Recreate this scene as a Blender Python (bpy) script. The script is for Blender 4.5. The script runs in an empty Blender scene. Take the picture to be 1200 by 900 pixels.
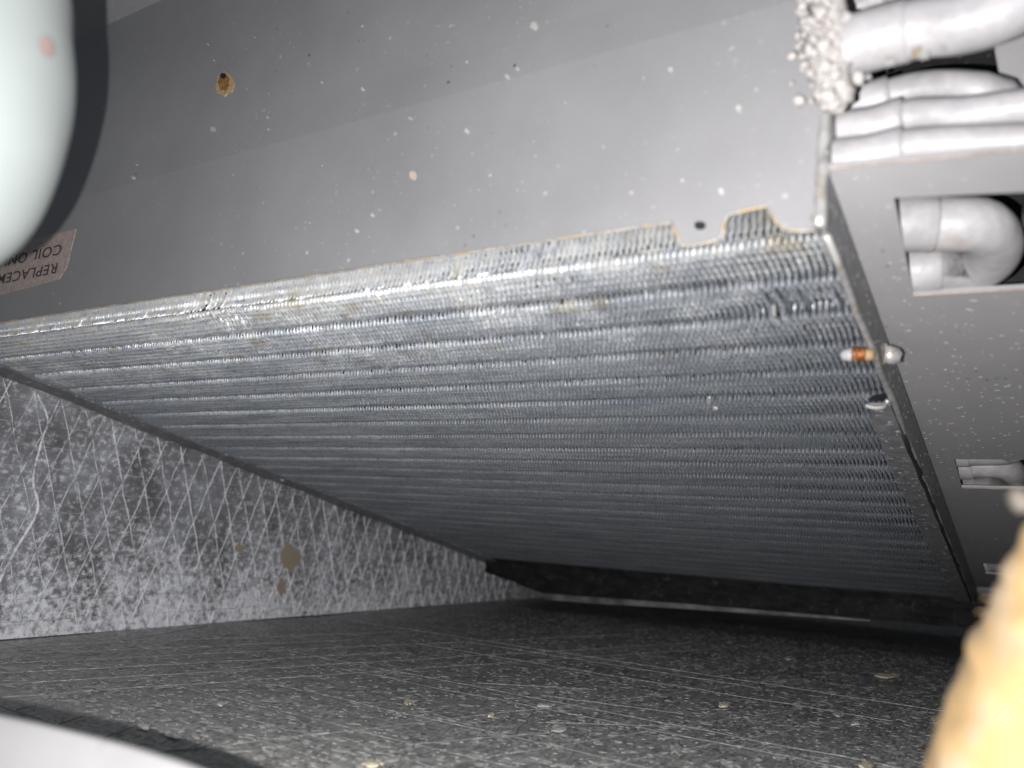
import bpy, bmesh, math, random
import numpy as np
from mathutils import Vector, Matrix, noise
random.seed(7); rng = np.random.default_rng(7)
sc = bpy.context.scene
COL = sc.collection
# ---------------------------------------------------------------- camera
# axes of the place: X along the coil's tubes (to the right), Y away from the lens along the cabinet floor, Z up
F = 966.0; D = 0.54; H = 0.163 * D
n1 = np.array([-1549, 69, 966.]); n1 /= np.linalg.norm(n1)
d3 = np.array([612, 205, 966.]); d3 -= n1 * (n1 @ d3); d3 /= np.linalg.norm(d3)
AX = -n1; AY = d3; AZ = np.cross(AX, AY)
M = np.array([AX, AY, AZ])
CAM = np.array([0, 0, H])
cd = bpy.data.cameras.new('camera'); cam = bpy.data.objects.new('camera', cd); COL.objects.link(cam)
R = Matrix([[M[i, 0], -M[i, 1], -M[i, 2]] for i in range(3)])
cam.matrix_world = Matrix.Translation(CAM) @ R.to_4x4()
cd.sensor_width = 36; cd.lens = 36 * F / 1200; cd.clip_start = 0.005; cd.clip_end = 20
cd.dof.use_dof = True; cd.dof.focus_distance = 0.43; cd.dof.aperture_fstop = 9.0
sc.camera = cam
# ---------------------------------------------------------------- light
w = bpy.data.worlds.new('World'); sc.world = w; w.use_nodes = True
bg = w.node_tree.nodes['Background']; bg.inputs[0].default_value = (0.80, 0.90, 1.0, 1); bg.inputs[1].default_value = 0.12
ld = bpy.data.lights.new('flash_lamp', 'SPOT'); lo = bpy.data.objects.new('flash_lamp', ld); COL.objects.link(lo)
ld.energy = 8.0; ld.shadow_soft_size = 0.0011; ld.spot_size = math.radians(150); ld.spot_blend = 1.0; ld.color = (1.0, 0.985, 0.985)
lo.matrix_world = Matrix.Translation(CAM + M @ np.array([-0.0145, 0.005, 0.0])) @ R.to_4x4()
sc.view_settings.view_transform = 'Standard'; sc.view_settings.look = 'None'
sc.view_settings.exposure = 0; sc.view_settings.gamma = 1; sc.view_settings.use_curve_mapping = False

# ---------------------------------------------------------------- geometry of the place
AL = math.radians(11.7)
NC = np.array([0, -math.sin(AL), -math.cos(AL)])      # outward normal of the coil face
S = np.array([0, math.cos(AL), -math.sin(AL)])        # along the coil face, away from the lens
P0 = np.array([-0.044, 0.2179, 0.1697])               # near right corner of the coil face
EX = np.array([1., 0, 0])
B5 = math.radians(5); PN = np.array([0, -math.cos(B5), math.sin(B5)])
def ray(px, py): return M @ np.array([px - 600, py - 450, F])
def hit(px, py, n, p):
    r = ray(px, py); n = np.asarray(n, float)
    return CAM + r * (n @ (np.asarray(p) - CAM)) / (n @ r)
def depth(px, py, z): return CAM + ray(px, py) * z / F
def coil(x, s, wi): return np.array([x, 0, 0]) + np.array([0, P0[1], P0[2]]) + S * s - NC * wi
def proj(p):
    c = M.T @ (np.asarray(p) - CAM); return c[0] / c[2] * F + 600, c[1] / c[2] * F + 450

# ---------------------------------------------------------------- helpers
def link(o, parent=None):
    COL.objects.link(o)
    if parent is not None: o.parent = parent
    return o
def base_of(o):
    v = np.zeros(3)
    while o is not None: v += np.array(o.location); o = o.parent
    return v
def thing(name, label, cat, loc=(0, 0, 0), group=None):
    o = bpy.data.objects.new(name, None); o.location = loc; o.empty_display_size = 0.01; link(o)
    o['label'] = label; o['category'] = cat
    if group: o['group'] = group
    return o
def tag(o, label=None, cat=None, group=None, kind=None):
    for k, v in (('label', label), ('category', cat), ('group', group), ('kind', kind)):
        if v: o[k] = v
    return o
def obj(name, verts, faces, mat, parent=None, smooth=False, loc=None):
    """one mesh object; verts in world coordinates"""
    me = bpy.data.meshes.new(name)
    o = bpy.data.objects.new(name, me)
    if parent is None and loc is None:
        loc = np.mean(np.asarray(verts), axis=0)
    if parent is None: o.location = loc; b = np.asarray(loc, float)
    else: b = base_of(parent)
    me.from_pydata((np.asarray(verts, float) - b).tolist(), [], faces); me.update()
    if smooth: me.shade_smooth()
    if mat: me.materials.append(mat)
    return link(o, parent)
def box_vf(c0, ex, ey, ez):
    """box from corner c0 with edge vectors"""
    c0, ex, ey, ez = map(lambda a: np.asarray(a, float), (c0, ex, ey, ez))
    v = [c0 + a * ex + b * ey + c * ez for c in (0, 1) for b in (0, 1) for a in (0, 1)]
    f = [(0, 2, 3, 1), (4, 5, 7, 6), (0, 1, 5, 4), (2, 6, 7, 3), (0, 4, 6, 2), (1, 3, 7, 5)]
    return v, f
def merge(parts):
    V = []; Fc = []
    for v, f in parts:
        n = len(V); V += [tuple(a) for a in v]; Fc += [tuple(i + n for i in q) for q in f]
    return V, Fc
def prism(poly, d):
    """closed polygon (world points) pushed along d"""
    n = len(poly); d = np.asarray(d, float)
    v = [np.asarray(p, float) for p in poly] + [np.asarray(p, float) + d for p in poly]
    f = [tuple(range(n)), tuple(range(2 * n - 1, n - 1, -1))] + [(i, i + n, (i + 1) % n + n, (i + 1) % n) for i in range(n)]
    return v, f
def tube_vf(pts, rad, seg=20, cap=True):
    pts = [np.asarray(p, float) for p in pts]; n = len(pts)
    if np.isscalar(rad): rad = [rad] * n
    V = []; Fc = []; ref = None
    for i, p in enumerate(pts):
        t = pts[min(i + 1, n - 1)] - pts[max(i - 1, 0)]; t /= np.linalg.norm(t)
        if ref is None: ref = np.cross(t, [0.13, 0.27, 0.95]); ref /= np.linalg.norm(ref)
        ref = ref - t * (ref @ t); ref /= np.linalg.norm(ref); b = np.cross(t, ref)
        for k in range(seg):
            a = 2 * math.pi * k / seg
            V.append(p + rad[i] * (math.cos(a) * ref + math.sin(a) * b))
    for i in range(n - 1):
        for k in range(seg):
            a, b2 = i * seg + k, i * seg + (k + 1) % seg
            Fc.append((a, b2, b2 + seg, a + seg))
    if cap: Fc += [tuple(range(seg - 1, -1, -1)), tuple(range((n - 1) * seg, n * seg))]
    return V, Fc
def spline(pts, m=8):
    pts = [np.asarray(p, float) for p in pts]; out = []
    P = [2 * pts[0] - pts[1]] + pts + [2 * pts[-1] - pts[-2]]
    for i in range(1, len(P) - 2):
        for k in range(m):
            t = k / m; a, b, c, d = P[i - 1], P[i], P[i + 1], P[i + 2]
            out.append(0.5 * (2 * b + (c - a) * t + (2 * a - 5 * b + 4 * c - d) * t * t + (3 * b - a - 3 * c + d) * t ** 3))
    out.append(pts[-1]); return out

# ---------------------------------------------------------------- materials
class NB:
    def __init__(self, name):
        self.m = bpy.data.materials.new(name); self.m.use_nodes = True
        self.t = self.m.node_tree; self.n = self.t.nodes; self.p = self.n['Principled BSDF']
        self.pos = self.n.new('ShaderNodeNewGeometry').outputs['Position']
    def link(self, a, b): self.t.links.new(a, b)
    def mapped(self, scale=(1, 1, 1), rot=(0, 0, 0)):
        q = self.n.new('ShaderNodeMapping'); self.link(self.pos, q.inputs[0])
        q.inputs['Scale'].default_value = scale; q.inputs['Rotation'].default_value = rot
        return q.outputs[0]
    def noise(self, scale, detail=4, rough=.6, vec=None, dist=0):
        q = self.n.new('ShaderNodeTexNoise'); self.link(vec or self.pos, q.inputs['Vector'])
        q.inputs['Scale'].default_value = scale; q.inputs['Detail'].default_value = detail
        q.inputs['Roughness'].default_value = rough; q.inputs['Distortion'].default_value = dist
        return q.outputs[0]
    def ramp(self, fac, lo, hi, inv=False):
        q = self.n.new('ShaderNodeMapRange'); self.link(fac, q.inputs[0])
        q.inputs[1].default_value = lo; q.inputs[2].default_value = hi
        if inv: q.inputs[3].default_value = 1; q.inputs[4].default_value = 0
        return q.outputs[0]
    def math(self, op, a, b):
        q = self.n.new('ShaderNodeMath'); q.operation = op; q.use_clamp = op != 'SUBTRACT'
        for i, x in enumerate((a, b)):
            if isinstance(x, (int, float)): q.inputs[i].default_value = x
            else: self.link(x, q.inputs[i])
        return q.outputs[0]
    def mix(self, fac, a, b):
        q = self.n.new('ShaderNodeMix'); q.data_type = 'RGBA'
        for sock, x in ((q.inputs[0], fac), (q.inputs[6], a), (q.inputs[7], b)):
            if isinstance(x, (int, float)): sock.default_value = x
            elif isinstance(x, tuple): sock.default_value = (*x, 1)
            else: self.link(x, sock)
        return q.outputs[2]
    def specks(self, scale, size, keep, vec=None, dim='3D'):
        v = self.n.new('ShaderNodeTexVoronoi'); v.voronoi_dimensions = dim; self.link(vec or self.pos, v.inputs['Vector']); v.inputs['Scale'].default_value = scale
        sp = self.n.new('ShaderNodeSeparateColor'); self.link(v.outputs['Color'], sp.inputs[0])
        near = self.ramp(v.outputs['Distance'], size * .6, size, True)
        k = self.math('GREATER_THAN', sp.outputs[0], 1 - keep)
        var = self.math('MULTIPLY', k, sp.outputs[1])
        return self.math('MULTIPLY', near, self.math('ADD', var, 0) if keep >= 1 else self.math('MULTIPLY', k, self.math('ADD', self.math('MULTIPLY', sp.outputs[1], .6), .4)))
    def axis(self, i):
        q = self.n.new('ShaderNodeSeparateXYZ'); self.link(self.pos, q.inputs[0]); return q.outputs[i]
    def bump(self, h, strength=.3, dist=.001):
        q = self.n.new('ShaderNodeBump'); q.inputs['Strength'].default_value = strength; q.inputs['Distance'].default_value = dist
        self.link(h, q.inputs['Height']); self.link(q.outputs[0], self.p.inputs['Normal'])
    def set(self, color=None, rough=None, metal=None, **kw):
        for key, x in (('Base Color', color), ('Roughness', rough), ('Metallic', metal)):
            if x is None: continue
            s = self.p.inputs[key]
            if isinstance(x, tuple): s.default_value = (*x, 1)
            elif isinstance(x, (int, float)): s.default_value = x
            else: self.link(x, s)
        for k, x in kw.items(): self.p.inputs[k.replace('_', ' ')].default_value = x
        return self.m

def painted(name, base, dark=.85, dirt=.25, rough=.42):
    b = NB(name)
    n = b.noise(14, 5); c = b.mix(b.ramp(n, .35, .7), tuple(x * dark for x in base), base)
    fine = b.noise(900, 3); c = b.mix(b.math('MULTIPLY', b.ramp(fine, .5, .8), .12), c, tuple(min(1, x * 1.5) for x in base))
    region = b.ramp(b.noise(16, 3), .38, .58)
    s1 = b.math('MULTIPLY', b.specks(260, .24, .07 if dirt < .3 else .16), region)
    s2 = b.math('MULTIPLY', b.specks(620, .28, .06), region)
    c = b.mix(b.math('MULTIPLY', b.math('MAXIMUM', s1, s2), dirt * 2.4), c, (.58, .57, .56))
    s3 = b.math('MULTIPLY', b.specks(310, .22, .05), b.ramp(b.noise(9, 2), .5, .62))
    c = b.mix(s3, c, (.02, .018, .018))
    b.bump(b.noise(700, 2), .06, .0005)
    return b.set(c, b.ramp(b.noise(40, 4), -.9, 1.9) if False else rough, 0.0, Specular_IOR_Level=.5)
PANEL = painted('grey_paint', (.247, .245, .251))
PLATE = painted('grey_paint_plate', (.34, .333, .338), dirt=.36)

def fin_mat():
    b = NB('fin_aluminium')
    st = b.mapped((22, 260, 260), (-AL, 0, 0))
    band = b.noise(1, 4, .65, st); c = b.mix(b.ramp(band, .35, .68), (.50, .54, .61), (.92, .96, 1.0))
    g = b.noise(240, 4, .7)
    c = b.mix(b.math('MULTIPLY', b.ramp(g, .50, .75), .5), c, (.10, .11, .13))
    y = b.axis(1)
    nearedge = b.ramp(y, .225, .31, True)
    dust = b.math('MULTIPLY', nearedge, b.ramp(b.noise(38, 5, .7), .45, .62))
    dust = b.math('MULTIPLY', dust, b.ramp(b.noise(420, 3, .7), .38, .6))
    c = b.mix(b.math('MULTIPLY', dust, .9), c, (.80, .79, .74))
    tan = b.math('MULTIPLY', b.math('MULTIPLY', nearedge, b.ramp(b.noise(55, 3, .6), .60, .66)), .6)
    c = b.mix(tan, c, (.42, .34, .20))
    c = b.mix(b.math('MULTIPLY', b.ramp(b.noise(900, 2, .6), .52, .66), .45), c, (.05, .055, .065))
    grime = b.math('MULTIPLY', b.ramp(y, .22, .245, True), b.ramp(b.noise(160, 4, .7), .35, .6))
    c = b.mix(b.math('MULTIPLY', grime, .8), c, (.34, .33, .30))
    c = b.mix(b.specks(420, .30, .05), c, (.85, .85, .83))
    return b.set(c, b.ramp(g, -.35, 1.6), b.math('SUBTRACT', .80, b.math('MAXIMUM', b.math('MULTIPLY', dust, .6), b.math('MULTIPLY', grime, .6))))
FIN = fin_mat()

def foil_mat(name, dark, light, powder, y0=None, mx=1.0):
    b = NB(name)
    n = b.noise(26, 5, .65); c = b.mix(b.ramp(n, .35, .68), dark, light)
    m = b.noise(260, 9, .88); mott = b.ramp(m, .47, .56)
    mott = b.math('MAXIMUM', mott, b.specks(750, .42, .35))
    amt = b.ramp(b.noise(20, 4, .7), .30, .66)
    if y0 == 'wall':
        low = b.ramp(b.axis(2), .0, .085, True); near = b.ramp(b.axis(1), .35, .85, True)
        amt = b.math('ADD', b.math('MULTIPLY', amt, .7), b.math('MULTIPLY', b.math('MULTIPLY', low, 1.3), b.math('ADD', near, .4)))
    if y0 == 'wall':
        big = b.ramp(b.noise(13, 4, .65), .36, .62)
        cov = b.math('ADD', b.math('ADD', b.math('MULTIPLY', big, .18), .13), b.math('MULTIPLY', b.math('MULTIPLY', low, .50), b.math('ADD', near, .45)))
        vv = b.n.new('ShaderNodeMath'); vv.operation = 'MULTIPLY_ADD'; b.link(cov, vv.inputs[0]); vv.inputs[1].default_value = .30; b.link(b.noise(230, 7, .8), vv.inputs[2])
        k = b.math('MULTIPLY', b.ramp(vv.outputs[0], .58, .74), .92)
    else:
        k = b.math('MULTIPLY', b.math('MULTIPLY', mott, amt), mx)
    c = b.mix(k, c, powder)
    c = b.mix(b.math('MULTIPLY', b.specks(330, .34, .10), .75), c, powder)
    b.bump(b.noise(300, 4), .35, .0006)
    return b, c, k
def wall_foil():
    b, c, k = foil_mat('dusty_foil', (.18, .18, .19), (.42, .43, .46), (.90, .91, .95), 'wall')
    return b.set(c, b.ramp(b.noise(200, 4), -.2, 1.2), b.math('SUBTRACT', .35, b.math('MULTIPLY', k, .35)))
def floor_foil():
    b, c, k = foil_mat('grimy_foil', (.075, .075, .078), (.20, .20, .205), (.56, .55, .53), None, .6)
    st = b.mapped((60, 900, 1)); l = b.ramp(b.noise(1, 4, .7, st), .60, .70)
    c = b.mix(b.math('MULTIPLY', l, .35), c, (.45, .45, .44))
    dust = b.math('MULTIPLY', b.ramp(b.axis(1), .21, .50, True), b.ramp(b.noise(120, 5, .7), .15, .65))
    c = b.mix(b.math('MULTIPLY', dust, .9), c, (.56, .55, .525))
    c = b.mix(b.math('MULTIPLY', b.ramp(b.noise(700, 3, .7), .52, .62), .5), c, (.04, .04, .042))
    patch = b.ramp(b.noise(30, 4, .7), .35, .60)
    for sx, sy, rz, sz, kp, col in ((150, 80, 0, .22, .30, (.80, .79, .76)), (300, 150, .1, .36, .38, (.80, .79, .77)), (560, 260, -.1, .42, .40, (.78, .77, .75)), (250, 330, .5, .32, .3, (.82, .81, .78)), (420, 200, .9, .42, .5, (.02, .02, .02)), (700, 380, .4, .40, .3, (.78, .77, .75))):
        c = b.mix(b.math('MULTIPLY', b.specks(1, sz, kp, b.mapped((sx, sy, 1), (0, 0, rz)), '2D'), b.math('ADD', b.math('MULTIPLY', patch, .7), .2)), c, col)
    for sx, sy, rz, th in ((30, 420, .10, .54), (520, 30, -.33, .57), (520, 30, .30, .58), (40, 500, -.25, .56)):
        scr = b.ramp(b.noise(1, 4, .65, b.mapped((sx, sy, 1), (0, 0, rz))), th, th + .08)
        c = b.mix(b.math('MULTIPLY', scr, .6), c, (.62, .62, .61))
    c = b.mix(b.specks(210, .30, .05), c, (.62, .58, .48))
    return b.set(c, b.ramp(b.noise(120, 4), -.25, 1.35), .25)
WALLF = wall_foil(); FLOORF = floor_foil()
def thread_mat(name, hi, lo, thr):
    b = NB(name); n = b.noise(150, 4, .75)
    c = b.mix(b.ramp(n, thr, thr + .22), lo, hi); return b.set(c, .6, .1)
THREADW = thread_mat('wall_thread', (.92, .93, .97), (.22, .22, .24), .33)
THREADF = thread_mat('floor_thread', (.50, .50, .50), (.17, .17, .17), .50)
def simple(name, c, rough=.6, metal=0., scale=80, var=.8, bump=0., spots=None):
    b = NB(name); q = b.mix(b.ramp(b.noise(scale, 5, .65), .35, .65), tuple(x * var for x in c), c)
    if spots: q = b.mix(b.math('MULTIPLY', b.ramp(b.noise(spots[0], 4, .6), spots[1], spots[1] + .08), spots[3] if len(spots) > 3 else 1), q, spots[2])
    if bump: b.bump(b.noise(scale * 4, 4), bump, .001)
    return b.set(q, rough, metal)
PIPE = simple('white_coated_pipe', (.39, .38, .39), .46, .0, 70, .70, .35, (80, .60, (.30, .255, .225), .5))
COPPER = simple('worn_copper', (.34, .12, .035), .5, .5, 500, .3)
EDGE = simple('bare_metal_edge', (.62, .61, .60), .35, .5, 200, .6, 0, (260, .55, (.42, .34, .24)))
RIMT = simple('tan_cut_edge', (.34, .28, .25), .6, .1, 200, .6)
STRIP = simple('grey_strip', (.22, .22, .23), .45, .15, 120, .7, .2, (300, .60, (.7, .7, .7)))
BLACK = simple('black_grime_and_shade', (.012, .012, .013), .8, 0, 90, .4, .6, (160, .60, (.05, .048, .045)))  # grime; also the shade of gaps, notch and holes as plain colour
RIM = simple('pale_rim', (.24, .23, .22), .6, 0, 60, .3)
BEAD = simple('pale_bead', (.42, .395, .38), .85, 0, 500, .8, .1)
RUST = simple('rust', (.30, .13, .03), .8, 0, 900, .35, .6, (1400, .55, (.55, .38, .16)))
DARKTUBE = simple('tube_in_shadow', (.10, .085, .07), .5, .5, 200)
STICKER = simple('dirty_sticker', (.43, .35, .32), .6, 0, 350, .75, 0, (900, .55, (.20, .16, .14), .8))
INK = simple('sticker_ink', (.07, .055, .05), .7, 0, 600, .6)
WHITEOBJ = simple('mint_white_plastic', (.25, .275, .27), .35, 0, 22, .93)
WHITEPAN = simple('white_enamel', (.26, .257, .257), .5, 0, 30, .9, 0, (26, .47, (.09, .09, .10), .85))
YELLOW = simple('yellow_glass_wool', (.33, .215, .095), .95, 0, 30, .85, .15, (60, .48, (.27, .205, .13), .85))
FLAKE = simple('tan_flake', (.60, .55, .42), .8, 0, 400, .7)
PALEFLAKE = simple('pale_flake', (.42, .42, .40), .8, 0, 400, .8)
TAN = simple('tan_stain', (.40, .33, .25), .85, 0, 500, .8)
CABINET = simple('dark_cabinet', (.10, .10, .105), .6, 0, 30, .8)

# ---------------------------------------------------------------- setting: floor
fv = []; ff = []
nx, ny = 60, 90
for j in range(ny + 1):
    for i in range(nx + 1):
        x = -.565 + .78 * i / nx; y = -.25 + 1.6 * j / ny
        fv.append((x, y, .0009 * noise.noise(Vector((x * 14, y * 14, 0))) - .0006))
for j in range(ny):
    for i in range(nx):
        a = j * (nx + 1) + i; ff.append((a, a + 1, a + nx + 2, a + nx + 1))
floor = obj('floor', fv, ff, FLOORF, smooth=True, loc=(0, 0, 0)); tag(floor, kind='structure')
def thread_vf(pts, n, wd, ht):
    """thin raised ridge along pts on a surface with normal n"""
    V = []; Fc = []; n = np.asarray(n, float)
    for i, p in enumerate(pts):
        t = pts[min(i + 1, len(pts) - 1)] - pts[max(i - 1, 0)]; t /= np.linalg.norm(t); sd = np.cross(n, t)
        V += [p - sd * wd - n * .0003, p + n * ht, p + sd * wd - n * .0003]
    for i in range(len(pts) - 1):
        a = 3 * i; Fc += [(a, a + 1, a + 4, a + 3), (a + 1, a + 2, a + 5, a + 4)]
    return V, Fc
def wob(a, b, m, amp, ax):
    a = np.asarray(a, float); b = np.asarray(b, float); ph = random.random() * 60
    return [a + (b - a) * i / m + np.asarray(ax, float) * amp * noise.noise(Vector((ph, i * .6, 0))) for i in range(m + 1)]
UZ = np.array([0, 0, 1.])
y = .20
while y < .56:
    if random.random() < .45:
        x0 = -.53 if random.random() < .5 else -.53 + random.random() * .25; x1 = .05 - random.random() * .2
        v, f = thread_vf(wob((x0, y + random.uniform(-.002, .002), .0003), (x1, y + random.uniform(-.002, .002), .0003), 24, .003, (0, 1, 0)), UZ, random.uniform(.00010, .00020), .00008)
        obj('scrim_thread', v, f, THREADF, floor)
    y += .0195
tan19 = math.tan(math.radians(19))
for sgn in (-1, 1):
    x = -.75
    while x < .3:
        a = np.array([x, .2, .0003]); b = np.array([x + sgn * tan19 * .5, .70, .0003])
        # clip to the floor between x -.53 and .06
        ts = [t for t in np.linspace(0, 1, 60) if -.53 < a[0] + (b[0] - a[0]) * t < .06]
        if len(ts) > 12 and random.random() < .75:
            t0, t1 = ts[0], ts[-1]
            if random.random() < .5: t1 = t0 + (t1 - t0) * random.uniform(.4, .9)
            p, q = a + (b - a) * t0, a + (b - a) * t1
            v, f = thread_vf(wob(p, q, 20, .003, (1, 0, 0)), UZ, random.uniform(.00010, .00020), .00008)
            obj('scrim_thread', v, f, THREADF, floor)
        x += .030
# distinct long scratches
for (a, b) in (((683, 800), (783, 763)), ((495, 832), (612, 870)), ((640, 815), (800, 836)), ((480, 872), (640, 858)), ((300, 823), (430, 876)), ((735, 855), (905, 776)), ((1100, 800), (1075, 862)), ((560, 800), (700, 808)), ((640, 846), (820, 852))):
    p, q = hit(*a, UZ, (0, 0, .0004)), hit(*b, UZ, (0, 0, .0004))
    v, f = thread_vf(wob(p, q, 16, .002, (1, 1, 0)), UZ, .00028, .0001)
    obj('scratch', v, f, THREADF, floor)

# back of the cabinet, right side and top (dark sheet metal that closes the space)
v, f = box_vf((-.56, 1.30, -.01), (.9, 0, 0), (0, .01, 0), (0, 0, .7)); tag(obj('rear_wall', v, f, CABINET), kind='structure')
v, f = box_vf((.17, .05, -.01), (.01, 0, 0), (0, 1.24, 0), (0, 0, .7)); tag(obj('side_wall', v, f, CABINET), kind='structure')

cp_ = [hit(a_, b_, (0, 1, 0), (0, .27, 0)) for a_, b_ in ((1166, -80), (1166, 60), (1176, 112), (1186, 190), (1330, 190), (1330, -80))]
v, f = prism(cp_, (0, .0012, 0)); o = obj('casing_panel', v, f, PLATE); tag(o, 'plain grey casing panel behind the pipe bends at the upper right corner', 'metal panel')
v, f = box_vf((-.056, .36, .176), (.30, 0, 0), (0, .004, 0), (0, 0, .42)); tag(obj('dark_gap_sheet', v, f, BLACK), kind='structure')  # added black sheet, stands in for the dark gap behind the bends

# ---------------------------------------------------------------- left side: foil faced insulation board
board = thing('insulation_board', 'dusty foil faced insulation board with diamond thread pattern forming the left side', 'insulation board', (-.54, .6, 0))
def wz_top(y):   # underside of the coil flange at the wall
    return P0[2] - (y - P0[1]) * math.tan(AL) + .0015
gv = []; gf = []; m_y, m_z = 110, 26
for j in range(m_z + 1):
    for i in range(m_y + 1):
        yy = .05 + 1.2 * i / m_y; top = max(.0, min(.2, wz_top(yy))) ; top = max(top, .045)
        zz = top * j / m_z
        dx = .0016 * noise.noise(Vector((yy * 22, zz * 22, 3))) + .0006 * noise.noise(Vector((yy * 90, zz * 90, 1)))
        gv.append((-.54 + dx, yy, zz))
for j in range(m_z):
    for i in range(m_y):
        a = j * (m_y + 1) + i; gf.append((a, a + m_y + 1, a + m_y + 2, a + 1))
nb = len(gv)
for i in range(m_y + 1): gv.append((-.565, gv[i][1], 0))
for i in range(m_y + 1): gv.append((-.565, gv[m_z * (m_y + 1) + i][1], gv[m_z * (m_y + 1) + i][2]))
for i in range(m_y):
    gf.append((i, i + 1, nb + i + 1, nb + i)); t0 = m_z * (m_y + 1) + i; u0 = nb + m_y + 1 + i
    gf.append((t0, u0, u0 + 1, t0 + 1)); gf.append((nb + i, nb + i + 1, u0 + 1, u0))
obj('foil_facing', gv, gf, WALLF, board, smooth=False)
XW = -.5388
def wall_thread(p, q, wd=None, name='scrim_thread', amp=.0016, ht=.0004):
    v, f = thread_vf(wob(p, q, 14, amp, (0, 1, .3)), EX, wd or random.uniform(.00018, .00036), ht)
    obj(name, v, f, THREADW, board)
zc = .0005
for k in range(1, 13):
    z = .0101 + .0137 * (k - 1)
    ymax = P0[1] + (P0[2] - z) / math.tan(AL) - .004
    wall_thread((XW, .16, z), (XW, min(ymax, .80), z + random.uniform(-.001, .001)), .00026)
t20 = math.tan(math.radians(19.3))
for sgn in (-1, 1):
    yb = .05
    while yb < .86:
        y0 = yb + random.uniform(-.0012, .0012)
        # thread from floor upward leaning by sgn
        zt = .2
        for _ in range(12): zt = min(.2, wz_top(y0 + sgn * t20 * zt) - .004)
        if zt > .012 and y0 > .12: wall_thread((XW, y0, .001), (XW, y0 + sgn * t20 * zt, zt))
        yb += .0176
# raised crease of loose facing at the near end
cr = [hit(*p, EX, (-.5375, 0, 0)) for p in ((-10, 700), (18, 645), (44, 598), (39, 562), (48, 520), (56, 492), (44, 462))]
cs_ = spline(cr, 12); v, f = tube_vf(cs_, [.0011 * (1.0 - .6 * i / len(cs_)) + .0005 * noise.noise(Vector((i * .35, 4, 4))) for i in range(len(cs_))], 8); obj('facing_crease', v, f, THREADW, board)
# tan blotches of dried adhesive
def blob_poly(cx, cy, rx, ry, n=16, jag=.35, seed=0):
    r = random.Random(seed)
    return [(cx + rx * math.cos(2 * math.pi * i / n) * (1 - jag * r.random()), cy + ry * math.sin(2 * math.pi * i / n) * (1 - jag * r.random())) for i in range(n)]
for (cx, cy, rx, ry, sd) in ((340, 652, 14, 20, 3), (331, 687, 6, 13, 5), (281, 642, 5, 7, 8)):
    poly = [hit(px, py, EX, (-.5382, 0, 0)) for px, py in blob_poly(cx, cy, rx * 1.15, ry * 1.1, 18, .6, sd)]
    v, f = prism(poly, (-.001, 0, 0)); obj('adhesive_blotch', v, f, TAN, board)

# ---------------------------------------------------------------- the evaporator coil
CB = coil(-.29, 0, 0)
cl = thing('evaporator_coil', 'large slanted coil of thin corrugated aluminium fins seen from below', 'evaporator coil', tuple(CB))
PITCH = .00200; PER = .0235; S_END = .585
# slope of one fin over one tube pitch: tooth, three ripples, dark trough
knots = [(0, .055, .80), (.055, .12, -.20), (.12, .20, .55), (.20, .28, -.55), (.28, .36, .60), (.36, .44, -.58), (.44, .52, .55), (.52, .60, -.55), (.60, .68, .50), (.68, .76, -.50), (.76, .84, .25), (.84, 1.0, -.42)]
NS = 25; us = (np.arange(NS) + .5) / NS
slope = np.array([next(k[2] * .95 for k in knots if k[0] <= u < k[1]) for u in us]) + .05 * np.cos(2 * np.pi * (us - .16)); slope -= slope.mean()
one = np.concatenate([[0], np.cumsum(slope)]) * PER / NS
rowf = np.repeat(np.random.default_rng(5).uniform(.62, 1.32, 40), 25)
nper = int(S_END / PER) + 2
Sg = np.arange(nper * NS + 1) * PER / NS + .0032 - PER
Ug = (np.arange(nper * NS + 1) % NS) / NS
Wv = np.concatenate([np.tile(one[:-1], nper), [one[-1]]])
keep = (Sg > .0008) & (Sg < S_END); Sg = Sg[keep]; Wv = (Wv * rowf[:len(Wv)])[keep]; REC = np.where(Ug[keep] > .84, .0019, np.where(Ug[keep] > .79, .0008, 0))
endw = np.array([.040, .022, .014, .0105, .0085, .0065, .0045, .0028, .0012])
endx = np.array([0, 0, 0.0002, -.0002, .0002, -.0002, .0004, -.0001, .0003])
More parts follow.
